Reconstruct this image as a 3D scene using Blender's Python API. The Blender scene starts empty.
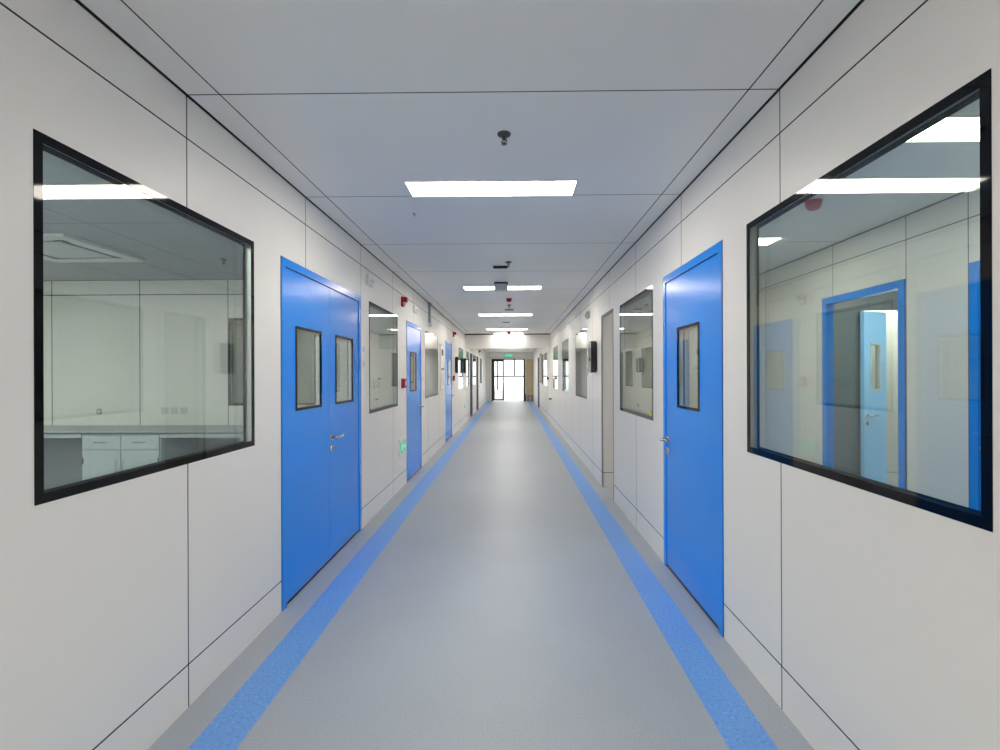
import bpy, bmesh, math
from mathutils import Vector, Matrix

SC = bpy.context.scene
COL = SC.collection
PI = math.pi
XL, XR = -1.378, 1.126          # corridor wall faces
T = 0.05                        # panel thickness
H = 2.6                         # ceiling height
YB, YE = -4.0, 26.0             # corridor ends
HC = 1.408                      # eye height

# ------------------------------------------------------------------ materials
def mat(name, col, rough=.5, metal=0., spec=.5, coat=0.):
    m = bpy.data.materials.new(name); m.use_nodes = True
    b = m.node_tree.nodes['Principled BSDF']
    b.inputs['Base Color'].default_value = (*col, 1)
    b.inputs['Roughness'].default_value = rough
    b.inputs['Metallic'].default_value = metal
    b.inputs['Specular IOR Level'].default_value = spec
    b.inputs['Coat Weight'].default_value = coat
    return m

def mottled(name, col, rough, amount=.04, scale=1.2, spec=.5, detail=3):
    """base colour varied a little by noise in object space"""
    m = mat(name, col, rough, spec=spec)
    nt = m.node_tree; b = nt.nodes['Principled BSDF']
    tc = nt.nodes.new('ShaderNodeTexCoord'); nz = nt.nodes.new('ShaderNodeTexNoise')
    nz.inputs['Scale'].default_value = scale; nz.inputs['Detail'].default_value = detail
    rp = nt.nodes.new('ShaderNodeValToRGB')
    rp.color_ramp.elements[0].position = .3; rp.color_ramp.elements[1].position = .7
    rp.color_ramp.elements[0].color = (*[c * (1 - amount) for c in col], 1)
    rp.color_ramp.elements[1].color = (*[min(1, c * (1 + amount)) for c in col], 1)
    nt.links.new(tc.outputs['Object'], nz.inputs['Vector'])
    nt.links.new(nz.outputs['Fac'], rp.inputs['Fac'])
    nt.links.new(rp.outputs['Color'], b.inputs['Base Color'])
    return m

def speckled(name, base, dark, light, rough, scale):
    m = mat(name, base, rough)
    nt = m.node_tree; b = nt.nodes['Principled BSDF']
    tc = nt.nodes.new('ShaderNodeTexCoord')
    n1 = nt.nodes.new('ShaderNodeTexNoise'); n1.inputs['Scale'].default_value = scale; n1.inputs['Detail'].default_value = 2
    n2 = nt.nodes.new('ShaderNodeTexNoise'); n2.inputs['Scale'].default_value = 1.1; n2.inputs['Detail'].default_value = 3
    r = nt.nodes.new('ShaderNodeValToRGB'); e = r.color_ramp.elements
    e[0].position = .30; e[0].color = (*dark, 1)
    e[1].position = .72; e[1].color = (*light, 1)
    k = e.new(.44); k.color = (*base, 1); k = e.new(.58); k.color = (*base, 1)
    mx = nt.nodes.new('ShaderNodeMixRGB'); mx.blend_type = 'MULTIPLY'; mx.inputs['Fac'].default_value = .25
    nt.links.new(tc.outputs['Object'], n1.inputs['Vector']); nt.links.new(tc.outputs['Object'], n2.inputs['Vector'])
    nt.links.new(n1.outputs['Fac'], r.inputs['Fac'])
    nt.links.new(r.outputs['Color'], mx.inputs['Color1']); nt.links.new(n2.outputs['Fac'], mx.inputs['Color2'])
    nt.links.new(mx.outputs['Color'], b.inputs['Base Color'])
    mr = nt.nodes.new('ShaderNodeMapRange')
    mr.inputs['To Min'].default_value = rough - .06; mr.inputs['To Max'].default_value = rough + .08
    nt.links.new(n2.outputs['Fac'], mr.inputs['Value']); nt.links.new(mr.outputs['Result'], b.inputs['Roughness'])
    return m

def emit(name, col, s):
    m = bpy.data.materials.new(name); m.use_nodes = True; nt = m.node_tree; nt.nodes.clear()
    e = nt.nodes.new('ShaderNodeEmission'); o = nt.nodes.new('ShaderNodeOutputMaterial')
    e.inputs['Color'].default_value = (*col, 1); e.inputs['Strength'].default_value = s
    nt.links.new(e.outputs[0], o.inputs[0]); return m

def glass(name, tint):
    """thin clear pane: see-through with Fresnel mirror reflection from either side"""
    m = bpy.data.materials.new(name); m.use_nodes = True; nt = m.node_tree; nt.nodes.clear()
    N = nt.nodes.new
    t = N('ShaderNodeBsdfTransparent'); t.inputs['Color'].default_value = (*tint, 1)
    g = N('ShaderNodeBsdfGlossy'); g.inputs['Roughness'].default_value = 0.0
    geo = N('ShaderNodeNewGeometry'); mr = N('ShaderNodeMapRange')
    mr.inputs['To Min'].default_value = 1.5; mr.inputs['To Max'].default_value = 1 / 1.5
    fr = N('ShaderNodeFresnel'); mx = N('ShaderNodeMixShader'); o = N('ShaderNodeOutputMaterial')
    nt.links.new(geo.outputs['Backfacing'], mr.inputs['Value'])
    nt.links.new(mr.outputs['Result'], fr.inputs['IOR'])
    nt.links.new(fr.outputs['Fac'], mx.inputs['Fac'])
    nt.links.new(t.outputs[0], mx.inputs[1]); nt.links.new(g.outputs[0], mx.inputs[2])
    nt.links.new(mx.outputs[0], o.inputs[0]); return m

M = dict(
    panel=mottled('wall_panel_white', (.87, .845, .80), .42, .02, .45),
    litblue=mottled('lit_blue_paint', (.30, .62, .97), .35, .02, .3),  # door blue lightened: the strong light on the ajar leaf is in the colour
    beige=mottled('beige_grey_panel', (.60, .58, .52), .4, .02, .4),
    beigetrim=mat('beige_trim', (.42, .41, .35), .4),
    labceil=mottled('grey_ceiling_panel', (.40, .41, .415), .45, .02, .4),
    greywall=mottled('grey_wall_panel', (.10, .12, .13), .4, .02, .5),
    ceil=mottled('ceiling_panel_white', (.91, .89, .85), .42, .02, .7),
    seam=mat('black_joint_sealant', (.012, .012, .014), .6),
    bulk=mottled('glossy_white_panel', (.74, .74, .73), .16, .02, .7),
    floor=speckled('grey_vinyl', (.425, .465, .525), (.355, .39, .445), (.495, .54, .60), .43, 130),
    stripe=speckled('blue_vinyl', (.17, .41, .92), (.09, .29, .75), (.28, .54, .98), .40, 75),
    blue=mottled('blue_paint', (.0, .275, .95), .22, .02, .04),
    black=mat('black_border', (.004, .004, .005), .04, spec=.22),
    alu=mat('aluminium', (.62, .64, .64), .4, .3),
    steel=mat('brushed_steel', (.62, .61, .58), .25, 1.),
    glass=glass('clear_glass', (.90, .935, .915)),
    gasket=mat('dark_gasket', (.01, .014, .03), .6),
    whitep=mat('white_plastic', (.88, .87, .84), .4),
    greyp=mat('grey_plastic', (.36, .38, .40), .45),
    midgrey=mat('light_grey_plastic', (.50, .52, .53), .45),
    darkgrey=mat('dark_grey_metal', (.09, .10, .10), .4, .4),
    dark=mat('dark_plastic', (.015, .016, .015), .4),
    red=mat('red_plastic', (.42, .008, .02), .35),
    redp=mat('pale_red_plastic', (.62, .08, .12), .35),
    lamp=emit('lamp_diffuser', (1, .93, .825), 13.0),
    addedlamp=emit('added_lamp_diffuser', (1, .96, .92), 27.0),  # stronger glow, used only by room panels added for brightness
    roomlamp=emit('room_lamp_diffuser', (1, .93, .83), 10.5),
    navy=mottled('dark_navy', (.004, .014, .07), .7, .02, .05),  # darker blue for the three doors past the bulkhead
    green=emit('green_sign_light', (.10, .60, .36), .36),
    greenw=emit('white_sign_light', (.75, 1.0, .88), .42),
    steelpaint=mat('pale_grey_steel', (.50, .555, .57), .4),
    worktop=mat('grey_worktop', (.36, .40, .415), .35),
    benchin=mat('grey_bench_panel', (.24, .27, .285), .5),
    tan=mottled('tan_board', (.62, .52, .32), .5, .06, 3),
    wood=mottled('brown_wood', (.30, .20, .11), .45, .15, 6),
    olive=mat('olive_trim', (.20, .20, .16), .4, .3),
    concrete=mottled('pale_concrete', (.75, .75, .74), .7, .05, 2),
    yellow=mat('yellow_sticker', (.65, .70, .03), .5),
    brown=mat('brown_frame', (.20, .12, .09), .5),
    paper=mat('white_paper', (.78, .77, .74), .6),
    slot=mat('grille_shadow_black', (.03, .032, .034), .6),
)

# ------------------------------------------------------------------ mesh builder
class MB:
    def __init__(s): s.bm = bmesh.new(); s.mats = []
    def _s(s, m):
        if m not in s.mats: s.mats.append(m)
        return s.mats.index(m)
    def quad(s, pts, m):
        f = s.bm.faces.new([s.bm.verts.new(p) for p in pts]); f.material_index = s._s(m); return f
    def box(s, x0, x1, y0, y1, z0, z1, m, bev=0.):
        v = [s.bm.verts.new((x, y, z)) for x in (x0, x1) for y in (y0, y1) for z in (z0, z1)]
        i = s._s(m); fs = []
        for a in ((0, 1, 3, 2), (4, 6, 7, 5), (0, 4, 5, 1), (2, 3, 7, 6), (0, 2, 6, 4), (1, 5, 7, 3)):
            f = s.bm.faces.new([v[k] for k in a]); f.material_index = i; fs.append(f)
        if bev:
            es = {e for f in fs for e in f.edges}
            r = bmesh.ops.bevel(s.bm, geom=list(es), offset=bev, segments=2, affect='EDGES', profile=.6)
            for f in r['faces']: f.material_index = i
        return s
    def ring(s, x0, x1, z0, z1, w, y0, y1, m, wt=None):
        """picture-frame ring of width w between y0 and y1 as one closed band"""
        i = s._s(m); o = [(x0, z0), (x1, z0), (x1, z1), (x0, z1)]; n = [(x0 + w, z0 + w), (x1 - w, z0 + w), (x1 - w, z1 - w), (x0 + w, z1 - w)]
        V = [[s.bm.verts.new((a, y, b)) for a, b in L] for y in (y0, y1) for L in (o, n)]
        for k in range(4):
            j = (k + 1) % 4
            for q in ((V[0][k], V[0][j], V[1][j], V[1][k]), (V[2][k], V[3][k], V[3][j], V[2][j]),
                      (V[0][k], V[2][k], V[2][j], V[0][j]), (V[1][k], V[1][j], V[3][j], V[3][k])):
                f = s.bm.faces.new(q); f.material_index = i
        return s
    def tube(s, pts, r, m, n=12, cap=True):
        """pts: centres; r: radius or list of radii"""
        i = s._s(m); pts = [Vector(p) for p in pts]; rs = r if isinstance(r, (list, tuple)) else [r] * len(pts); R = []
        for k, p in enumerate(pts):
            d = (pts[min(k + 1, len(pts) - 1)] - pts[max(k - 1, 0)])
            d = d.normalized() if d.length > 1e-9 else Vector((0, 0, 1))
            up = Vector((0, 0, 1)) if abs(d.z) < .9 else Vector((1, 0, 0))
            a = d.cross(up).normalized(); b = d.cross(a)
            R.append([s.bm.verts.new(p + rs[k] * (math.cos(t) * a + math.sin(t) * b)) for t in [2 * PI * q / n for q in range(n)]])
        for k in range(len(R) - 1):
            for q in range(n):
                f = s.bm.faces.new((R[k][q], R[k][(q + 1) % n], R[k + 1][(q + 1) % n], R[k + 1][q])); f.material_index = i; f.smooth = True
        if cap:
            for c in (R[0], R[-1]): f = s.bm.faces.new(c); f.material_index = i
        return s
    def lathe(s, c, prof, m, n=20):
        """profile of (radius, z) turned about the vertical through c"""
        return s._lathe(c, prof, m, n)
    def _lathe(s, c, prof, m, n):
        i = s._s(m); R = []
        for r, z in prof:
            R.append([s.bm.verts.new((c[0] + r * math.cos(2 * PI * q / n), c[1] + r * math.sin(2 * PI * q / n), c[2] + z)) for q in range(n)])
        for k in range(len(R) - 1):
            for q in range(n):
                f = s.bm.faces.new((R[k][q], R[k][(q + 1) % n], R[k + 1][(q + 1) % n], R[k + 1][q])); f.material_index = i; f.smooth = True
        for c_ in (R[0], R[-1]): f = s.bm.faces.new(c_); f.material_index = i
        return s
    def prism(s, poly, y0, y1, m):
        """polygon in (x, z) given thickness along y"""
        i = s._s(m); A = [s.bm.verts.new((x, y0, z)) for x, z in poly]; B = [s.bm.verts.new((x, y1, z)) for x, z in poly]
        for f in (s.bm.faces.new(A), s.bm.faces.new(B)): f.material_index = i
        for k in range(len(poly)):
            j = (k + 1) % len(poly); f = s.bm.faces.new((A[k], A[j], B[j], B[k])); f.material_index = i
        return s
    def build(s, name, parent=None):
        bmesh.ops.recalc_face_normals(s.bm, faces=s.bm.faces)
        me = bpy.data.meshes.new(name); s.bm.to_mesh(me); s.bm.free()
        for m in s.mats: me.materials.append(m)
        o = bpy.data.objects.new(name, me); COL.objects.link(o)
        if parent: o.parent = parent
        return o

def tag(o, label, cat, group=None, kind=None):
    o['label'] = label; o['category'] = cat
    if group: o['group'] = group
    if kind: o['kind'] = kind
    return o

def root(name, label, cat, loc=(0, 0, 0), rz=0., group=None, kind=None):
    o = bpy.data.objects.new(name, None); COL.objects.link(o)
    o.empty_display_size = .1; o.location = loc; o.rotation_euler = (0, 0, rz)
    return tag(o, label, cat, group, kind)

def copy_tree(o, parent=None):
    c = o.copy(); COL.objects.link(c)
    if parent: c.parent = parent
    for ch in list(o.children): copy_tree(ch, c)
    return c

def on_left(y, z=0.):   return dict(loc=(XL, y, z), rz=PI / 2)      # local x -> +Y, local y -> into the left wall
def on_right(y, z=0.):  return dict(loc=(XR, y, z), rz=-PI / 2)     # local x -> -Y, local y -> into the right wall

# ------------------------------------------------------------------ slabs with joints and openings
SW = .0065
def slab(name, label, cat, mp, a0, a1, b0, b1, t, aseams=(), bseams=(), holes=(), m=None, sm=None, w=SW, parts=(), cols=None):
    m = m or M['panel']; sm = sm or M['seam']; mb = MB()
    A = {a0, a1}; B = {b0, b1}
    sa = [s if isinstance(s, tuple) else (s - w / 2, s + w / 2) for s in aseams]
    sb = [s if isinstance(s, tuple) else (s - w / 2, s + w / 2) for s in bseams]
    for s in sa: A |= {max(a0, s[0]), min(a1, s[1])}
    for s in sb: B |= {max(b0, s[0]), min(b1, s[1])}
    for h in holes: A |= {h[0], h[1]}; B |= {h[2], h[3]}
    for c in (cols or []): A |= {c[0], c[1]}
    A = sorted(a for a in A if a0 <= a <= a1); B = sorted(b for b in B if b0 <= b <= b1)
    A = [a for k, a in enumerate(A) if k == 0 or a - A[k - 1] > 1e-5]; B = [b for k, b in enumerate(B) if k == 0 or b - B[k - 1] > 1e-5]
    def solid(i, j):
        if i < 0 or j < 0 or i >= len(A) - 1 or j >= len(B) - 1: return False
        ca = (A[i] + A[i + 1]) / 2; cb = (B[j] + B[j + 1]) / 2
        return not any(h[0] < ca < h[1] and h[2] < cb < h[3] for h in holes)
    V = {}
    def v(i, j, k):
        if (i, j, k) not in V: V[(i, j, k)] = mb.bm.verts.new(mp(A[i], B[j], k * t))
        return V[(i, j, k)]
    for i in range(len(A) - 1):
        for j in range(len(B) - 1):
            if not solid(i, j): continue
            ca = (A[i] + A[i + 1]) / 2; cb = (B[j] + B[j + 1]) / 2
            mm = m
            if any(s[0] < ca < s[1] for s in sa) or any(s[0] < cb < s[1] for s in sb): mm = sm
            for c in (cols or []):
                if c[0] < ca < c[1]: mm = c[2]
            k = mb._s(mm)
            fs = [(v(i, j, 0), v(i + 1, j, 0), v(i + 1, j + 1, 0), v(i, j + 1, 0)), (v(i, j, 1), v(i, j + 1, 1), v(i + 1, j + 1, 1), v(i + 1, j, 1))]
            if not solid(i - 1, j): fs.append((v(i, j, 0), v(i, j + 1, 0), v(i, j + 1, 1), v(i, j, 1)))
            if not solid(i + 1, j): fs.append((v(i + 1, j, 0), v(i + 1, j, 1), v(i + 1, j + 1, 1), v(i + 1, j + 1, 0)))
            if not solid(i, j - 1): fs.append((v(i, j, 0), v(i, j, 1), v(i + 1, j, 1), v(i + 1, j, 0)))
            if not solid(i, j + 1): fs.append((v(i, j + 1, 0), v(i + 1, j + 1, 0), v(i + 1, j + 1, 1), v(i, j + 1, 1)))
            for q in fs: mb.bm.faces.new(q).material_index = k
    o = mb.build(name)
    return tag(o, label, cat, kind='structure')

mapX = lambda c, s: (lambda a, b, d: (c + s * d, a, b))      # wall in a plane X = c, thickness towards s
mapY = lambda c, s: (lambda a, b, d: (a, c + s * d, b))      # wall in a plane Y = c
mapZ = lambda c, s: (lambda a, b, d: (a, b, c + s * d))      # floor / ceiling; a = X, b = Y

ZS = (.182, 2.416, (H - .006, H))
VS = [2.07 + 1.2 * k for k in range(-5, 20)]
G = .004

# openings: (y0, y1)
WZ = (1.034, 2.122)
WIN_L = [(1.40, 2.61), (4.72, 5.90), (7.77, 9.12), (12.65, 13.80), (14.85, 15.75), (17.3, 18.7), (21.2, 22.4)]
WIN_R = [(1.163, 2.364), (3.93, 5.13), (7.40, 8.68), (9.78, 11.05), (12.08, 13.40), (15.8, 17.1), (17.5, 18.3)]
DH = 2.12
DOOR_L = [(2.915, 4.445), (6.40, 7.43), (10.15, 11.22), (16.1, 17.0), (19.0, 20.0)]
DOOR_R = [(2.635, 3.652), (20.2, 21.4)]
OPEN_R = (5.46, 6.181, 2.14)

hl = [(a, b, WZ[0], WZ[1]) for a, b in WIN_L] + [(a - G, b + G, -1, DH + G) for a, b in DOOR_L]
hr = [(a, b, WZ[0], WZ[1]) for a, b in WIN_R] + [(a - G, b + G, -1, DH + G) for a, b in DOOR_R] + [(OPEN_R[0], OPEN_R[1], -1, OPEN_R[2])]
slab('wall_left', 'white panelled wall running down the left side of the corridor', 'wall', mapX(XL, -1), YB, YE, 0, H, T, VS, ZS, hl)
slab('wall_right', 'white panelled wall running down the right side of the corridor', 'wall', mapX(XR, 1), YB, YE, 0, H, T, VS, ZS, hr)

# floor, one sheet with its two blue stripes
fl = slab('floor', 'speckled grey vinyl corridor floor with two blue stripes', 'floor', mapZ(0, -1), -7, 6.5, YB, YE + .05, .05,
          m=M['floor'], cols=[(-1.228, -1.043, M['stripe']), (.81, .994, M['stripe'])])
# ceilings
slab('ceiling', 'light grey panelled ceiling of the corridor with black joints', 'ceiling', mapZ(H, 1), XL - T, XR + T, YB, YE + .05, .05,
     [-1.2355, .997, (XL, XL + .009), (XR - .009, XR)], VS, m=M['ceil'])
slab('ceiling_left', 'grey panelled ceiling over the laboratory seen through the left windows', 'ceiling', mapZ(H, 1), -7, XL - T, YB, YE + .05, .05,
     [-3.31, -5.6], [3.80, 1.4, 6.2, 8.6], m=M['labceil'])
slab('ceiling_right', 'grey panelled ceiling over the rooms behind the right windows', 'ceiling', mapZ(H, 1), XR + T, 6.5, YB, YE + .05, .05,
     [2.971], [3.27, 4.47, 5.67, 8.07, 10.47], m=M['ceil'])

# rooms on the left
LW = (-3.52, -2.36)
slab('wall_lab', 'white panelled end wall of the laboratory above the grey worktop', 'wall', mapY(6.06, 1), -7, XL - T, 0, H, T,
     [-5.735, -4.63, -3.525, -2.34], ZS, [(LW[0], LW[1], *WZ)], w=.01)
for y, n, l in ((9.55, 'wall_left_partition', 'white partition behind the left wall past the third window'),
                (14.4, 'wall_left_cross', 'white cross wall behind the left wall level with the bulkhead')):
    slab(n, l, 'wall', mapY(y, 1), -7, XL - T, 0, H, T, [-5.8, -4.6, -3.4, -2.2], ZS)
slab('wall_left_outer', 'white outer wall of the rooms on the left', 'wall', mapX(-7, -1), YB, YE, 0, H, T, VS, ZS)
# rooms on the right
XI = 2.98
IN_OPEN = (3.752, 4.735); IN_DOOR = (2.20, 3.228)
slab('wall_inner_right', 'white panelled wall with blue door frames behind the big right window', 'wall', mapX(XI, 1), YB, 6.128, 0, H, T,
     [4.59, 3.743, 3.237, 5.8, 1.0, -.2], ZS, [(IN_OPEN[0] - G, IN_OPEN[1] + G, -1, 2.124), (IN_DOOR[0] - G, IN_DOOR[1] + G, -1, 2.124)])
slab('wall_room_end', 'beige grey end wall seen through the open doorway on the right', 'wall', mapY(6.13, 1), XR + .006, 6.5, 0, H, T,
     [2.2, 3.4, 4.6, 5.8], (.182, 2.416), [(XR, XR + T + .002, OPEN_R[2] - .002, H + 1)], m=M['beige'])
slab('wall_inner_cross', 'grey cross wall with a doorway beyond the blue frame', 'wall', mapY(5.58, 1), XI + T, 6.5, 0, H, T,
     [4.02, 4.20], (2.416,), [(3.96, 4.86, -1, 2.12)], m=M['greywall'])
for y, n, l in ((11.42, 'wall_right_partition', 'white partition behind the right wall past the fourth window'),
                (14.4, 'wall_right_cross', 'white cross wall behind the right wall level with the bulkhead')):
    slab(n, l, 'wall', mapY(y, 1), XR + T, 6.5, 0, H, T, [2.2, 3.4, 4.6, 5.8], ZS)
slab('wall_right_outer', 'white outer wall of the rooms on the right', 'wall', mapX(6.5, 1), YB, YE, 0, H, T, VS, ZS)
slab('wall_back', 'white panelled wall closing the corridor behind the viewer', 'wall', mapY(YB, -1), -7, 6.5, 0, H, T, [-5.4, -4.2, -3, -1.8, -.6, .6, 1.8, 3, 4.2], ZS)
# end wall
ED = (-1.083, .69, 2.235)
slab('wall_end', 'pale grey wall around the glass exit at the far end', 'wall', mapY(YE, 1), -7, 6.5, 0, H, T, [-1.2, .80], (2.32,), [(ED[0], ED[1], -1, ED[2])])
# bulkhead across the corridor
slab('wall_bulkhead', 'glossy white bulkhead panel hanging across the corridor ceiling', 'wall', mapY(14.35, 1), XL, XR, 2.17, H, .12,
     [], [(H - .03, H)], m=M['bulk'])

# ------------------------------------------------------------------ windows
wn = [0]
def window(label, place, w, sticker=False, h=WZ):
    wn[0] += 1
    r = root('window_%d' % wn[0], label, 'window', kind='structure', **place)
    z0, z1 = h
    MB().ring(0, w, z0, z1, .0285, -.0012, .0004, M['black']).build('black_border', r)
    MB().ring(0.0005, w - .0005, z0 + .0005, z1 - .0005, .010, .008, T - .008, M['alu']).build('aluminium_reveal', r)
    MB().box(.0003, w - .0003, 0.0005, .0050, z0 + .0003, z1 - .0003, M['glass']).build('glass_pane', r)
    MB().ring(0, w, z0, z1, .0285, T - .0075, T - .0055, M['black']).build('black_border', r)
    MB().box(.0003, w - .0003, T - .005, T - .0002, z0 + .0003, z1 - .0003, M['glass']).build('glass_pane', r)
    if sticker:
        s = MB().box(.045, .10, -.0012, 0, z0 + .04, z0 + .07, M['yellow']).build('sticker', r); s['label'] = 'small yellow sticker'
    return r

lab = ['large black-edged window at the near left looking into the laboratory', 'left wall window between the blue double door and the first red call point',
       'third window down the left wall, past the first single blue door', 'left wall window between the two black wall boxes',
       'left wall window just beyond the bulkhead', 'left wall window between the two far blue doors', 'last left wall window before the glass exit']
for l, (a, b) in zip(lab, WIN_L): window(l, on_left(a), b - a)
lab = ['large black-edged window at the near right showing an open blue doorway', 'right wall window past the blue door with a yellow sticker',
       'right wall window just past the black wall box', 'fourth window down the right wall', 'right wall window last before the bulkhead',
       'right wall window first beyond the bulkhead', 'right wall window before the far blue door']
for k, (l, (a, b)) in enumerate(zip(lab, WIN_R)): window(l, on_right(b), b - a, sticker=False)
# the sticker sits at the near lower corner of the second right window
w2 = bpy.data.objects['window_9']
s = MB().box(1.2 - .12, 1.2 - .045, -.0012, .0, WZ[0] + .035, WZ[0] + .065, M['yellow']).build('sticker', w2); s['label'] = 'small yellow sticker in the corner of the glass'
window('window in the laboratory end wall right of the sockets', dict(loc=(LW[0], 6.06, 0), rz=0), LW[1] - LW[0])

# ------------------------------------------------------------------ doors
dn = [0]
def lever(parent, x, z, d):
    """lever handle on a rose, with key escutcheon; d = +1 lever points to +x"""
    mb = MB()
    mb.tube([(x, .004, z), (x, -.006, z)], .026, M['steel'], 20)
    mb.tube([(x, -.006, z), (x, -.045, z), (x + d * .012, -.055, z), (x + d * .06, -.056, z + .001), (x + d * .115, -.052, z + .006), (x + d * .132, -.046, z + .006)],
            [.010, .010, .010, .0095, .009, .008], M['steel'], 12)
    mb.tube([(x, .004, z - .085), (x, -.007, z - .085)], .026, M['steel'], 20)
    mb.box(x - .003, x + .003, -.0085, -.0065, z - .098, z - .078, M['dark'])
    return mb.build('lever_handle', parent)

def door(label, place, w, leaves, frame=.05, h=DH, mname='blue', proud=.006):
    """leaves: (x0, x1, vision or None, handle x or None, handle direction)"""
    dn[0] += 1
    r = root('door_%d' % dn[0], label, 'door', kind='structure', **place)
    fm = M[mname]; mb = MB()
    for a, b, c, d in ((0, frame, 0, h), (w - frame, w, 0, h), (frame, w - frame, h - frame, h)):
        mb.box(a, b, -proud, T + proud, c, d, fm)
    # dark sealing line round the outside of the frame
    mb.box(-G + .0004, 0, -.001, T + .001, 0, h + G - .0004, M['gasket']); mb.box(w, w + G - .0004, -.001, T + .001, 0, h + G - .0004, M['gasket']); mb.box(0, w, -.001, T + .001, h, h + G - .0004, M['gasket'])
    # dark rebate behind the leaf edges
    if leaves:
        mb.box(frame, frame + .006, .004, .04, 0, h - frame, M['gasket']); mb.box(w - frame - .006, w - frame, .004, .04, 0, h - frame, M['gasket'])
        mb.box(frame, w - frame, .004, .04, h - frame - .006, h - frame, M['gasket'])
    mb.build('door_frame', r)
    for x0, x1, vis, hx, hd in leaves:
        m = lambda a, b, d: (a, .0 + d, b)
        lf = slab('door_leaf', '', '', m, x0, x1, .008, h - frame - .007, .04, [], [(.008, .022)], [vis] if vis else [], m=fm, sm=M['gasket'])
        for k in ('label', 'category', 'kind'): del lf[k]
        lf.parent = r
        if vis:
            a, b, c, d = vis
            vf = MB().ring(a - .010, b + .010, c - .010, d + .010, .018, -.004, .0015, M['black'])
            vf.ring(a + .0005, b - .0005, c + .0005, d - .0005, .006, .008, .032, M['alu'])
            vf.ring(a - .010, b + .010, c - .010, d + .010, .018, .0385, .044, M['black']); vf.build('vision_frame', lf)
            MB().box(a, b, .002, .007, c, d, M['glass']).build('glass_pane', lf)
            MB().box(a, b, .033, .038, c, d, M['glass']).build('glass_pane', lf)
        if hx is not None: lever(lf, hx, .935, hd)
    return r

VZ = (1.19, 1.712)
# left wall (local x = Y - start)
w = 1.53
door('blue double door on the left wall with two glass vision panels', on_left(2.915), w,
     [(.056, .776, (.205, .61, *VZ), None, 1), (.779, w - .056, (.91, 1.312, *VZ), .812, 1)])
w = 1.03
door('single blue door on the left wall past the first red call point', on_left(6.40), w, [(.056, w - .056, (.24, .64, *VZ), w - .11, -1)])
w = 1.07
door('second single blue door on the left wall, below the far red strobe', on_left(10.15), w, [(.056, w - .056, (.35, .72, *VZ), w - .11, -1)])
w = .9
door('navy blue door on the left wall just beyond the bulkhead', on_left(16.1), w, [(.056, w - .056, None, w - .11, -1)], mname='navy')
w = 1.0
door('last navy blue door on the left wall before the glass exit', on_left(19.0), w, [(.056, w - .056, None, w - .11, -1)], mname='navy')
# right wall (local x = end - Y)
w = DOOR_R[0][1] - DOOR_R[0][0]
door('single blue door on the right wall beside the big near window', on_right(DOOR_R[0][1]), w,
     [(.03, w - .056, (DOOR_R[0][1] - 3.345, DOOR_R[0][1] - 2.972, *VZ), .088, 1)], frame=.05)
w = 1.2
door('far navy blue door on the right wall near the tan board', on_right(21.4), w, [(.056, w - .056, (.3, .75, *VZ), .11, 1)], mname='navy')
# inner wall behind the right window
w = IN_OPEN[1] - IN_OPEN[0]
door('empty blue door frame seen through the big right window', dict(loc=(XI, IN_OPEN[1], 0), rz=-PI / 2), w, [], frame=.06, proud=.01)
w = IN_DOOR[1] - IN_DOOR[0]
door('blue door at the right edge of the big right window', dict(loc=(XI, IN_DOOR[1], 0), rz=-PI / 2), w, [(.066, w - .066, None, .12, 1)], frame=.06)
# plain doorway trim
dn[0] += 1
r = root('door_%d' % dn[0], 'open doorway without a leaf in the right wall, slim olive trim', 'doorway', kind='structure', **on_right(OPEN_R[1]))
w = OPEN_R[1] - OPEN_R[0]; mb = MB()
for a, b, c, d in ((w - .012, w, 0, OPEN_R[2]), (.053, w - .012, OPEN_R[2] - .012, OPEN_R[2])):
    mb.box(a, b, 0, T + .004, c, d, M['beigetrim'])
for a, b, c, d in ((0, .058, 0, OPEN_R[2]), (w - .012, w, 0, OPEN_R[2]), (.058, w - .012, OPEN_R[2] - .012, OPEN_R[2])):
    mb.box(a, b, -.004, -.0002, c, d, M['olive'])
mb.build('door_frame', r)

# blue leaf standing ajar in the inner cross wall
dn[0] += 1
p0, p1 = Vector((3.915, 5.50)), Vector((4.31, 5.70))
ang = math.atan2((p1 - p0).y, (p1 - p0).x); L = (p1 - p0).length
r = root('door_%d' % dn[0], 'brightly lit blue door leaf standing ajar beyond the empty blue frame', 'door', (p0.x, p0.y, 0), ang, kind='structure')
lf = slab('door_leaf', '', '', lambda a, b, d: (a, d, b), 0, L, .01, 2.10, .04, [], [(.01, .02)], [(.13, .31, 1.22, 1.74)], m=M['litblue'], sm=M['gasket'])
for k in ('label', 'category', 'kind'): del lf[k]
lf.parent = r
MB().ring(.118, .322, 1.208, 1.752, .024, -.004, .044, M['alu']).build('vision_frame', lf)
MB().box(.13, .31, .016, .022, 1.22, 1.74, M['glass']).build('glass_pane', lf)
lever(lf, .05, .935, 1)

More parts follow.
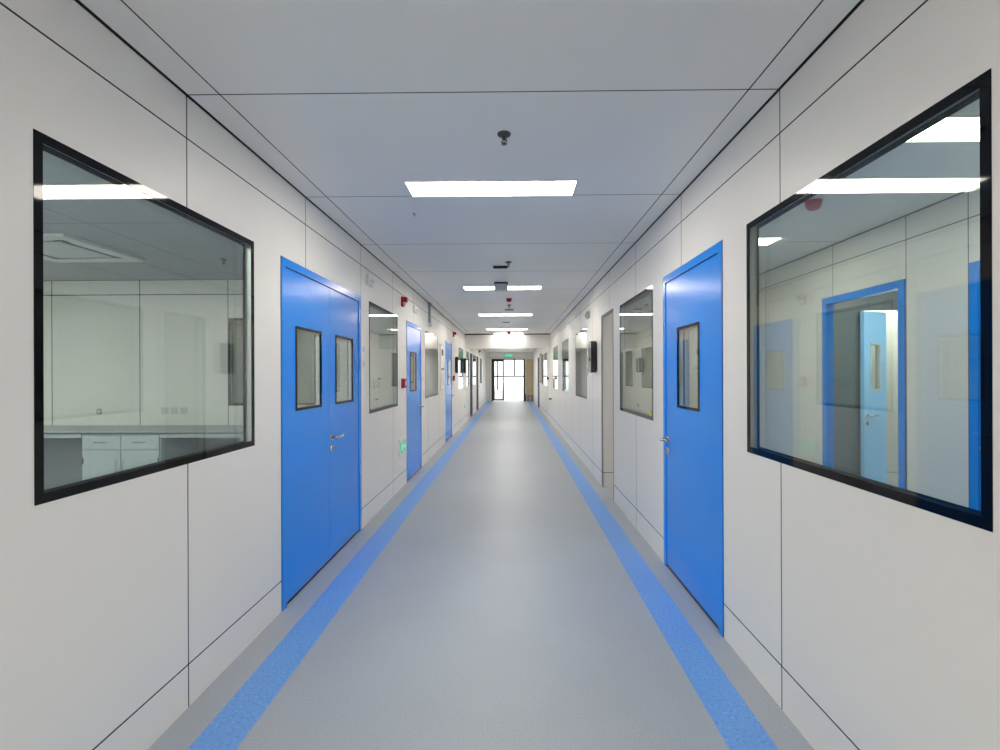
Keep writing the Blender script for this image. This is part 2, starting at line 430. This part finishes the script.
# ------------------------------------------------------------------ ceiling lights
LG = 'recessed ceiling light panels'
PROTO = {'lamp': [None], 'roomlamp': [None], 'addedlamp': [None]}
def light(label, x, y, room='lamp', w=1.05, d=.236):
    proto = PROTO[room]
    if proto[0] is None:
        r = root('ceiling_light', label, 'ceiling light', (x, y, H), 0, LG)
        f = MB()
        a, b = w / 2 + .007, d / 2 + .007
        f.box(-a, a, -b, -b + .007, -.010, 0, M['whitep']); f.box(-a, a, b - .007, b, -.010, 0, M['whitep'])
        f.box(-a, -a + .007, -b + .007, b - .007, -.010, 0, M['whitep']); f.box(a - .007, a, -b + .007, b - .007, -.010, 0, M['whitep'])
        f.build('light_frame', r)
        MB().box(-w / 2, w / 2, -d / 2, d / 2, -.008, -.002, M[room]).build('diffuser', r)
        proto[0] = r; return r
    r = copy_tree(proto[0]); r.location = (x, y, H); r['label'] = label; return r
LX = -.126
for y, l in ((3.13, 'largest and nearest white light panel in the corridor ceiling'),
             (6.72, 'second corridor light panel, partly behind the hanging grey box'),
             (9.75, 'third corridor light panel, behind the red ceiling alarm'),
             (12.85, 'fourth corridor light panel, nearest the white bulkhead'),
             (16.2, 'first light panel beyond the bulkhead'), (19.4, 'second light panel beyond the bulkhead'), (21.9, 'added light panel hidden beyond the bulkhead'),  # last one added out of sight to brighten the far end
             (-.45, 'light panel above the viewer'), (-3.2, 'light panel behind the viewer')):
    light(l, LX, y)
s_ = light('small corridor light panel tight against the white bulkhead', -.10, 14.22); s_.scale = (.8, .6, 1)
light('light panel high in the big right window, nearest in that room', 2.37, 2.415, 'roomlamp')
light('light panel in the far left corner of the big right window', 1.83, 4.43, 'roomlamp')
for x, y, l in ((-2.6, .6, 'added laboratory light panel out over the near end'), (-4.9, .6, 'added laboratory light panel beside the far side wall'),  # panels added to brighten the rooms that show through the glass
                (-6.2, 3.4, 'added laboratory light panel left of the air conditioner'),
                (-2.7, 7.8, 'added light panel in the left room past the laboratory'), (-2.7, 12, 'added light panel in the left room before the bulkhead'),
                (-2.7, 17.5, 'added light panel in the left room beyond the bulkhead'),
                (2.2, -.8, 'added light panel in the right room behind the viewer'),
                (2.4, 8.6, 'added light panel in the right room past the doorway'), (2.4, 12.8, 'added light panel in the right room before the bulkhead'),
                (2.4, 17.5, 'added light panel in the right room beyond the bulkhead'),
                (4.7, 5.88, 'added light panel brightening the white wall beyond the ajar door'), (4.1, 4.55, 'added light panel in the inner room behind the blue frame'),
                (-2.6, -1.8, 'added laboratory light panel far behind the viewer'), (-4.9, -1.8, 'added laboratory light panel behind the viewer by the side wall'), (-2.35, 1.9, 'added laboratory light panel close inside the big left window')):
    light(l, x, y, 'addedlamp' if (x < -2 and y < 6) or (x > 4 and y < 6) else 'roomlamp')

# ------------------------------------------------------------------ ceiling fittings
SG = 'ceiling sprinklers'
def sprinkler(label, x, y, proto=[None]):
    if proto[0] is None:
        r = root('sprinkler', label, 'sprinkler', (x, y, H), 0, SG)
        MB().lathe((0, 0, 0), [(.033, 0), (.034, -.004), (.030, -.010), (.018, -.013), (.012, -.014)], M['darkgrey'], 24).build('escutcheon', r)
        b = MB().tube([(0, 0, -.012), (0, 0, -.03)], .008, M['darkgrey'])
        b.tube([(-.008, 0, -.028), (-.013, 0, -.038), (-.004, 0, -.050)], 0.0035, M['darkgrey'], 8); b.tube([(.008, 0, -.028), (.013, 0, -.038), (.004, 0, -.050)], .0035, M['darkgrey'], 8)
        b.tube([(0, 0, -.028), (0, 0, -.05)], .0025, M['red'], 8)
        b.build('sprinkler_head', r)
        MB().lathe((0, 0, 0), [(.004, -.048), (.014, -.051), (.014, -.053), (.004, -.054)], M['darkgrey'], 16).build('deflector', r)
        proto[0] = r; return r
    r = copy_tree(proto[0]); r.location = (x, y, H); r['label'] = label
sprinkler('sprinkler in front of the nearest corridor light panel', -.035, 2.43)
sprinkler('sprinkler beside the first dark ceiling vent', -.033, 5.20)
sprinkler('sprinkler just past the red ceiling alarm', -.047, 8.42)
sprinkler('small sprinkler in the laboratory ceiling', -2.95, 5.0)

def vent(label, x, y, proto=[None]):
    if proto[0] is None:
        r = root('ceiling_vent', label, 'vent', (x, y, H), 0, 'dark square ceiling vents')
        f = MB(); a = .092
        f.box(-a, a, -a, -a + .014, -.012, 0, M['whitep']); f.box(-a, a, a - .014, a, -.012, 0, M['whitep'])
        f.box(-a, -a + .014, -a + .014, a - .014, -.012, 0, M['whitep']); f.box(a - .014, a, -a + .014, a - .014, -.012, 0, M['whitep'])
        f.build('vent_frame', r)
        g = MB(); g.box(-.078, .078, -.078, .078, -.003, -.0005, M['slot'])
        for k in range(6): g.box(-.078, .078, -.07 + k * .026, -.066 + k * .026, -.011, -.003, M['dark'])
        g.build('grille', r); proto[0] = r; return r
    r = copy_tree(proto[0]); r.location = (x, y, H); r['label'] = label
vent('dark square vent nearest in the corridor ceiling', -.125, 5.40)
vent('dark vent between the red alarm and the third light panel', -.045, 8.98)
vent('dark vent between the third and fourth light panels', -.13, 11.15)

r = root('ceiling_detector', 'grey box hanging from the ceiling before the second light panel', 'detector', (-.137, 6.38, H))
MB().box(-.088, .088, -.06, .06, -.022, 0, M['dark']).build('mounting_base', r)
MB().box(-.085, .085, -.07, .07, -.098, -.022, M['midgrey'], .006).build('housing', r)

def bell(label, x, y, mt='red', s=1.):
    r = root('ceiling_alarm', label, 'alarm', (x, y, H), 0, 'red ceiling alarms')
    MB().lathe((0, 0, 0), [(.05 * s, 0), (.05 * s, -.012 * s), (.044 * s, -.02 * s)], M[mt], 24).build('alarm_base', r)
    MB().lathe((0, 0, 0), [(.046 * s, -.02 * s), (.044 * s, -.035 * s), (.030 * s, -.055 * s), (.012 * s, -.06 * s)], M[mt], 24).build('sounder', r)
bell('red ceiling alarm between the second and third light panels', -.043, 7.72, s=.9)
bell('red ceiling alarm just before the bulkhead', -.08, 13.8, s=1.1)
bell('pale red ceiling alarm seen through the big right window', 2.09, 3.42, 'redp', 1.08)

r = root('ceiling_hook', 'tiny dark ceiling hook left of the corridor light panels', 'hook', (-.72, 3.62, H))
MB().lathe((0, 0, 0), [(.012, 0), (.012, -.004), (.004, -.006)], M['greyp'], 12).build('hook_plate', r)
MB().tube([(0, 0, -.004), (0, 0, -.014), (.01, 0, -.02), (.018, 0, -.014)], .0025, M['greyp'], 8).build('hook_arm', r)

# air conditioning cassette in the laboratory
r = root('air_conditioner', 'square ceiling cassette air conditioner in the laboratory', 'air conditioner', (-4.20, 4.52, H))
f = MB()
for a0, a1, b0, b1 in ((-.46, .46, -.46, -.36), (-.46, .46, .36, .46), (-.46, -.36, -.36, .36), (.36, .46, -.36, .36)):
    f.box(a0, a1, b0, b1, -.028, 0, M['whitep'])
f.build('cassette_frame', r)
g = MB(); g.box(-.29, .29, -.29, .29, -.024, -.016, M['greyp'])
for k in range(14): g.box(-.27, .27, -.27 + k * .04, -.255 + k * .04, -.028, -.024, M['whitep'])
g.build('intake_grille', r)
MB().box(-.36, .36, -.36, .36, -.012, -.002, M['slot']).build('air_outlet', r)
for k in range(4):
    c = MB(); c.box(-.26, .26, -.346, -.330, -.026, -.020, M['whitep'])
    o = c.build('louvre', r); o.rotation_euler = (0, 0, k * PI / 2)

# ------------------------------------------------------------------ wall fittings
def strobe(label, place, z, s=1.):
    """red sounder beacon: wedge body with a lens below"""
    r = root('alarm_strobe', label, 'alarm', group='red wall strobes', **place)
    MB().prism([(0, z), (.085 * s, z), (.085 * s, z + .12 * s), (0, z + .12 * s)], -.022, 0, M['red']).build('mounting_plate', r)
    m = MB(); i = m._s(M['red'])
    m.box(.004, .081 * s, -.072 * s, -.022, z + .055 * s, z + .116 * s, M['red'], .004); m.build('sounder_body', r)
    MB().box(.015, .07 * s, -.052 * s, -.022, z + .012 * s, z + .054 * s, M['whitep'], .006).build('lens', r)
def callpoint(label, place, z):
    r = root('call_point', label, 'call point', group='red break-glass call points', **place)
    MB().box(-.004, .094, -.012, 0, z - .004, z + .119, M['red']).build('mounting_plate', r)
    MB().box(0, .09, -.045, -.012, z, z + .115, M['red'], .005).build('housing', r)
    MB().box(.022, .068, -.048, -.045, z + .03, z + .085, M['whitep']).build('press_glass', r)
strobe('red strobe high on the left wall before the first single door', on_left(6.10), 2.265)
strobe('red strobe high on the left wall above the second single door', on_left(11.45), 2.29)
strobe('red strobe on the left wall beyond the bulkhead', on_left(20.3), 2.28, 1.2)
callpoint('red call point at handle height before the first single door', on_left(6.10), 1.245)
callpoint('red call point past the second single blue door', on_left(11.4), 1.27)

def exit_sign(label, place, z, w=.34, h=.155, arrow=1):
    r = root('exit_sign', label, 'exit sign', group='green exit signs', **place)
    MB().box(0, w, -.018, 0, z, z + h, M['whitep'], .003).build('sign_housing', r)
    mg = .014 if w > .4 else .034
    MB().box(mg, w - mg, -.021, -.018, z + mg, z + h - mg, M['green']).build('green_panel', r)
    c = MB(); y0, y1 = -.0225, -.021; q = h / (.155 if w > .4 else .20)
    def P(pts): c.prism([(w * .36 + (a * q) * arrow, z + h * .5 + b * q) for a, b in pts], y0, y1, M['greenw'])
    # running figure: head, trunk, arms, legs
    P([(.012 + .010 * math.cos(t), .042 + .010 * math.sin(t)) for t in [k * PI / 4 for k in range(8)]])
    P([(-.008, .030), (.010, .028), (.006, -.006), (-.012, -.004)])
    P([(.006, .028), (.034, .010), (.030, .004), (.006, .016)])
    P([(-.006, .028), (-.030, .018), (-.034, -.002), (-.028, -.003), (-.022, .013), (-.008, .018)])
    P([(.006, -.006), (.028, -.018), (.018, -.046), (.010, -.044), (.016, -.022), (-.004, -.010)])
    P([(-.012, -.004), (-.018, -.026), (-.042, -.034), (-.040, -.042), (-.012, -.034), (-.002, -.008)])
    c.build('running_figure', r)
    a = MB(); x = w * .72
    a.prism([(x - arrow * .045 * q, z + h * .5 - .010 * q), (x + arrow * .010 * q, z + h * .5 - .010 * q), (x + arrow * .010 * q, z + h * .5 - .030 * q), (x + arrow * .045 * q, z + h * .5),
             (x + arrow * .010 * q, z + h * .5 + .030 * q), (x + arrow * .010 * q, z + h * .5 + .010 * q), (x - arrow * .045 * q, z + h * .5 + .010 * q)], y0, y1, M['greenw'])
    a.build('arrow', r)
exit_sign('small green exit sign low on the left wall before the first single door', on_left(5.93), .415, .34, .20)
exit_sign('green exit sign low on the left wall near the bulkhead', on_left(13.95), .42, .34, .17)
exit_sign('green exit sign above the glass exit', dict(loc=(-.42, YE, 0), rz=0), 2.33, .47, .20)

def em_light(label, place, z, w=.16, h=.1, d=.03, mt='whitep'):
    r = root('emergency_light', label, 'emergency light', group='emergency lights on the walls', **place)
    MB().box(.01, w - .01, -.008, 0, z + .01, z + h - .01, M[mt]).build('mounting_plate', r)
    MB().box(0, w, -d, -.008, z, z + h, M[mt], .006).build('lamp_housing', r)
    for x in (.28, .72): MB().tube([(w * x, -d, z + h * .45), (w * x, -d - .018, z + h * .4)], [h * .2, h * .16], M[mt], 14).build('lamp_head', r)
em_light('white emergency light above the second left window', on_left(4.63), 2.265)
em_light('white emergency light above the first single blue door', on_left(6.83), 2.28, .24)
em_light('grey emergency light above the black box on the right wall', on_right(7.3), 2.225, .2, .1, .03, 'greyp')
em_light('white emergency light on the left wall just past the bulkhead', on_left(16.0), 2.2, .3, .13, .1)

r = root('cable_duct', 'slim grey cable duct dropping from the ceiling above the third left window', 'cable duct', (XL, 8.10, 0), PI / 2)
MB().box(0, .06, -.035, 0, 2.27, H - .002, M['greyp'], .003).build('duct_cover', r)
MB().box(.01, .09, -.06, -.0, 2.205, 2.27, M['whitep'], .006).build('sensor', r)

def plate(label, place, z, w=.086, h=.086, group='wall switches and sockets', mt='whitep', name='wall_switch', cat='switch'):
    r = root(name, label, cat, group=group, **place)
    MB().box(0, w, -.009, 0, z, z + h, M[mt], .002).build('switch_plate', r)
    MB().box(w * .22, w * .78, -.012, -.009, z + h * .22, z + h * .78, M['alu']).build('rocker', r)
plate('upper white switch between the double door and the second window', on_left(4.49), 1.60, .06)
plate('lower white switch between the double door and the second window', on_left(4.49), 1.47, .06)
plate('white switch beside the handle of the first single blue door', on_left(7.47), 1.30)
for k, (z, nm) in enumerate(((1.40, 'lowest'), (1.57, 'middle'), (1.74, 'topmost'))):
    plate('%s of three grey plates beside the black box on the right wall' % nm, on_right(7.32), z, .12, .11, mt='alu')
for k, (px, nm) in enumerate(((-4.36, 'leftmost'), (-4.24, 'second from the left'), (-4.12, 'third from the left'))):
    plate('%s socket above the laboratory worktop, in the row of three' % nm, dict(loc=(px, 6.06, 0), rz=0), .93, name='wall_socket', cat='socket', mt='alu')
plate('lone dark-edged socket above the laboratory worktop', dict(loc=(-5.17, 6.06, 0), rz=0), .93, .06, .07, name='wall_socket', cat='socket', mt='greyp')
for k, (px, nm) in enumerate(((-1.72, 'right'), (-1.86, 'left'))):
    plate('%s socket seen through the second left window' % nm, dict(loc=(px, 6.06, 0), rz=0), 1.25, name='wall_socket', cat='socket', mt='greyp')

# control board past the third left window
r = root('control_board', 'pale framed control board between the third left window and the next blue door', 'control board', (XL, 9.34, 0), PI / 2)
MB().box(0, .50, -.018, 0, 1.10, 2.00, M['whitep'], .003).build('board', r)
MB().ring(0, .50, 1.10, 2.00, .02, -.022, -.018, M['alu']).build('board_frame', r)
MB().box(.16, .30, -.03, -.018, 1.78, 1.90, M['dark'], .003).build('display', r)
for k in range(3): MB().tube([(.14 + .1 * k, -.018, 1.52), (.14 + .1 * k, -.032, 1.52)], .02, M[('greyp', 'redp', 'dark')[k]], 14).build('push_button', r)
MB().box(.12, .38, -.021, -.018, 1.2, 1.42, M['paper']).build('notice', r)

def wallbox(label, place, p=.082, l=.22, z0=1.43, z1=1.845):
    r = root('display_box', label, 'display box', group='black display boxes on the walls', **place)
    MB().box(.02, l - .02, -.012, 0, z0 + .02, z1 - .02, M['dark']).build('mounting_plate', r)
    MB().box(0, l, -p, -.012, z0, z1, M['dark'], .006).build('housing', r)
    MB().ring(.012, l - .012, z0 + .012, z1 - .012, .01, -p - .004, -p, M['greyp']).build('bezel', r)
    MB().box(.022, l - .022, -p - .002, -p, z0 + .022, z1 - .022, M['black']).build('screen', r)
wallbox('black box standing out from the right wall past the open doorway', on_right(6.70), .083)
wallbox('nearer black box on the left wall, before the fourth window', on_left(11.87), .07, .3, 1.45, 1.84)
wallbox('farther black box on the left wall, past the fourth window', on_left(13.84), .075, .3, 1.45, 1.87)

r = root('notice_board', 'narrow brown-framed board on the right wall far beyond the bulkhead', 'notice board', (XR, 19.3, 0), -PI / 2)
MB().box(0, .8, -.02, 0, 1.09, 2.2, M['paper']).build('board', r)
MB().ring(0, .8, 1.09, 2.2, .06, -.035, -.02, M['brown']).build('board_frame', r)

r = root('wall_dispenser', 'slim white dispenser with dark tip on the right wall by the bulkhead', 'dispenser', (XR, 13.98, 0), -PI / 2)
MB().box(0, .10, -.085, 0, .74, 1.30, M['whitep'], .008).build('housing', r)
MB().box(.02, .08, -.08, -.01, .69, .74, M['dark'], .004).build('nozzle', r)
MB().box(.01, .09, -.14, -.085, 1.36 - .09, 1.36 - .03, M['dark'], .004).build('push_lever', r)

# ------------------------------------------------------------------ laboratory bench
WT = .792
yb, yf = 6.058, 5.43
o = MB().box(-6.98, -1.45, yf, yb, WT - .022, WT, M['worktop'], .004).box(-6.97, -1.46, yf + .006, yb - .01, WT - .0325, WT - .022, M['dark']).build('worktop')  # dark underlayer draws the shadow line below the worktop edge
tag(o, 'long grey laboratory worktop along the end wall', 'worktop')
r = root('bench_frame', 'pale grey steel frame under the laboratory worktop with open knee spaces', 'bench frame', (0, 0, 0))
zt = WT - .033
for a, b in ((-6.95, -4.842), (-3.945, -1.46)):
    MB().box(a, b, yf + .03, yf + .05, zt - .045, zt, M['steelpaint']).build('front_rail', r)
for a, b in ((-6.95, -4.842), (-3.945, -1.46)):
    MB().box(a, b, yb - .08, yb - .06, .01, zt, M['benchin']).build('back_panel', r)
for x in (-6.95, -3.04, -2.98, -1.50):
    MB().box(x, x + .03, yf + .03, yb - .08, 0, zt - .045, M['steelpaint']).build('side_panel', r)
r = root('base_cabinet', 'pale grey base cabinet with two drawers over two doors in the laboratory', 'cabinet', (-4.84, yf + .03, 0))
W_ = .893
c = MB(); c.box(0, W_, .02, .55, .09, zt, M['steelpaint']); c.box(.03, W_ - .03, .06, .50, 0, .09, M['greyp'])
c.build('cabinet_body', r)
for k in range(2):
    x0 = .012 + k * (W_ / 2 - .006); x1 = x0 + W_ / 2 - .018
    d = MB().box(x0, x1, 0, .02, zt - .175, zt - .02, M['steelpaint'], .002).build('drawer', r)
    xm = (x0 + x1) / 2
    MB().tube([(xm - .065, 0, zt - .095), (xm - .065, -.022, zt - .095), (xm + .065, -.022, zt - .095), (xm + .065, 0, zt - .095)], .005, M['steel'], 8).build('drawer_handle', d)
    d = MB().box(x0, x1, 0, .02, .10, zt - .185, M['steelpaint'], .002).build('cabinet_door', r)
    xh = x1 - .035 if k == 0 else x0 + .035; s_ = 1 if k == 0 else -1
    MB().tube([(xh, 0, zt - .30), (xh, -.025, zt - .30), (xh, -.025, zt - .42), (xh, 0, zt - .42)], .005, M['steel'], 8).build('door_handle', d)
    xe = x0 + .004 if k == 0 else x1 - .012
    MB().box(xe, xe + .010, -.006, 0, zt - .34, zt - .27, M['dark']).build('hinge', d)

# ------------------------------------------------------------------ far end: exit, board, outside
dn[0] += 1
r = root('door_%d' % dn[0], 'black-framed glass exit at the far end of the corridor', 'glass door', (ED[0], YE, 0), 0, kind='structure')
W_ = ED[1] - ED[0]
f = MB()
f.box(0, .08, -.01, .06, 0, ED[2], M['dark']); f.box(W_ - .09, W_, -.01, .06, 0, ED[2], M['dark']); f.box(.08, W_ - .09, -.01, .06, ED[2] - .06, ED[2], M['dark'])
f.build('door_frame', r)
def gleaf(x0, x1, y, name='door_leaf', fw=.075):
    l = MB().ring(x0, x1, .03, ED[2] - .062, fw, y, y + .035, M['dark']).build(name, r)
    MB().box(x0 + fw, x1 - fw, y + .014, y + .020, .03 + fw, ED[2] - .055 - fw, M['glass']).build('glass_pane', l)
    MB().tube([(x1 - .03, y, .95), (x1 - .03, y - .04, .95), (x1 - .03, y - .04, 1.35), (x1 - .03, y, 1.35)], .012, M['steel'], 8).build('pull_handle', l)
gleaf(.082, .66, .0)
MB().box(W_ - .35, W_ - .09, .01, .03, .0, .02, M['dark']).build('threshold', r)

r = root('tan_board', 'tall tan board on the end wall right of the glass exit', 'board', (.735, YE, 0))
MB().box(0, .385, -.025, -.001, .34, 2.23, M['tan']).build('board', r)
MB().ring(0, .385, .34, 2.23, .02, -.03, -.025, M['tan']).build('board_frame', r)
r = root('wooden_bench', 'small brown wooden bench below the tan board', 'bench', (.80, YE - .38, 0))
MB().box(0, .31, 0, .34, .27, .31, M['wood'], .004).build('seat', r)
for x in (.02, .25):
    for y in (.02, .28): MB().box(x, x + .04, y, y + .04, 0, .27, M['wood']).build('leg', r)
o = MB(); o.lathe((.705, YE - .2, 0), [(.045, 0), (.045, .02), (.03, .03), (.03, .34), (.036, .36), (.03, .38)], M['dark'], 16)
tag(o.build('floor_post'), 'short black post at the right foot of the glass exit', 'post')

# outside
o = MB().box(-12, 12, YE + .06, 60, -.06, -.01, M['concrete']).build('ground')
tag(o, 'bright pale concrete ground outside the glass exit', 'ground', kind='structure')
r = root('glazing_screen', 'slim dark glazing bars standing outside beyond the exit', 'screen', (0, 29, 0))
MB().box(-3, 3, -.02, .02, 1.26, 1.335, M['dark']).build('transom', r)
MB().box(-3, 3, -.02, .02, 2.35, 2.42, M['greyp']).build('head_rail', r)
for x, z in ((-.87, .5), (.15, 1.335), (-2.2, -.01), (2.2, -.01), (-2.95, -.01), (2.95, -.01)):
    MB().box(x - .04, x + .04, -.02, .02, z, 2.35 if z > 1 else 2.42, M['dark']).build('mullion', r)
o = MB().box(-1.3, -.53, 28.86, 28.96, -.01, .48, M['concrete'], .01).build('low_wall')
tag(o, 'low white wall outside behind the closed glass leaf', 'wall')

# ------------------------------------------------------------------ world, camera, colour
w = bpy.data.worlds.new('World'); SC.world = w; w.use_nodes = True
bg = w.node_tree.nodes['Background']; bg.inputs['Color'].default_value = (.95, .98, 1, 1); bg.inputs['Strength'].default_value = 1.2

cam = bpy.data.cameras.new('camera'); co = bpy.data.objects.new('camera', cam); COL.objects.link(co)
cam.sensor_width = 36; cam.sensor_fit = 'HORIZONTAL'; cam.lens = 491 / 1000 * 36
cam.shift_x = -.0066; cam.shift_y = -.0005; cam.clip_start = .02; cam.clip_end = 200
co.location = (0, 0, HC)
co.rotation_euler = (Matrix.Rotation(math.radians(.63), 4, 'Z') @ Matrix.Rotation(PI / 2, 4, 'X') @ Matrix.Rotation(math.radians(-.2), 4, 'Z')).to_euler()
SC.camera = co

SC.view_settings.view_transform = 'Standard'; SC.view_settings.look = 'None'
SC.view_settings.gamma = 1; SC.view_settings.use_curve_mapping = False
SC.view_settings.exposure = 1.25
cy = SC.cycles
cy.use_denoising = True; cy.max_bounces = 14; cy.diffuse_bounces = 7; cy.glossy_bounces = 7; cy.transparent_max_bounces = 24
cy.sample_clamp_indirect = 6; cy.caustics_reflective = False; cy.caustics_refractive = False
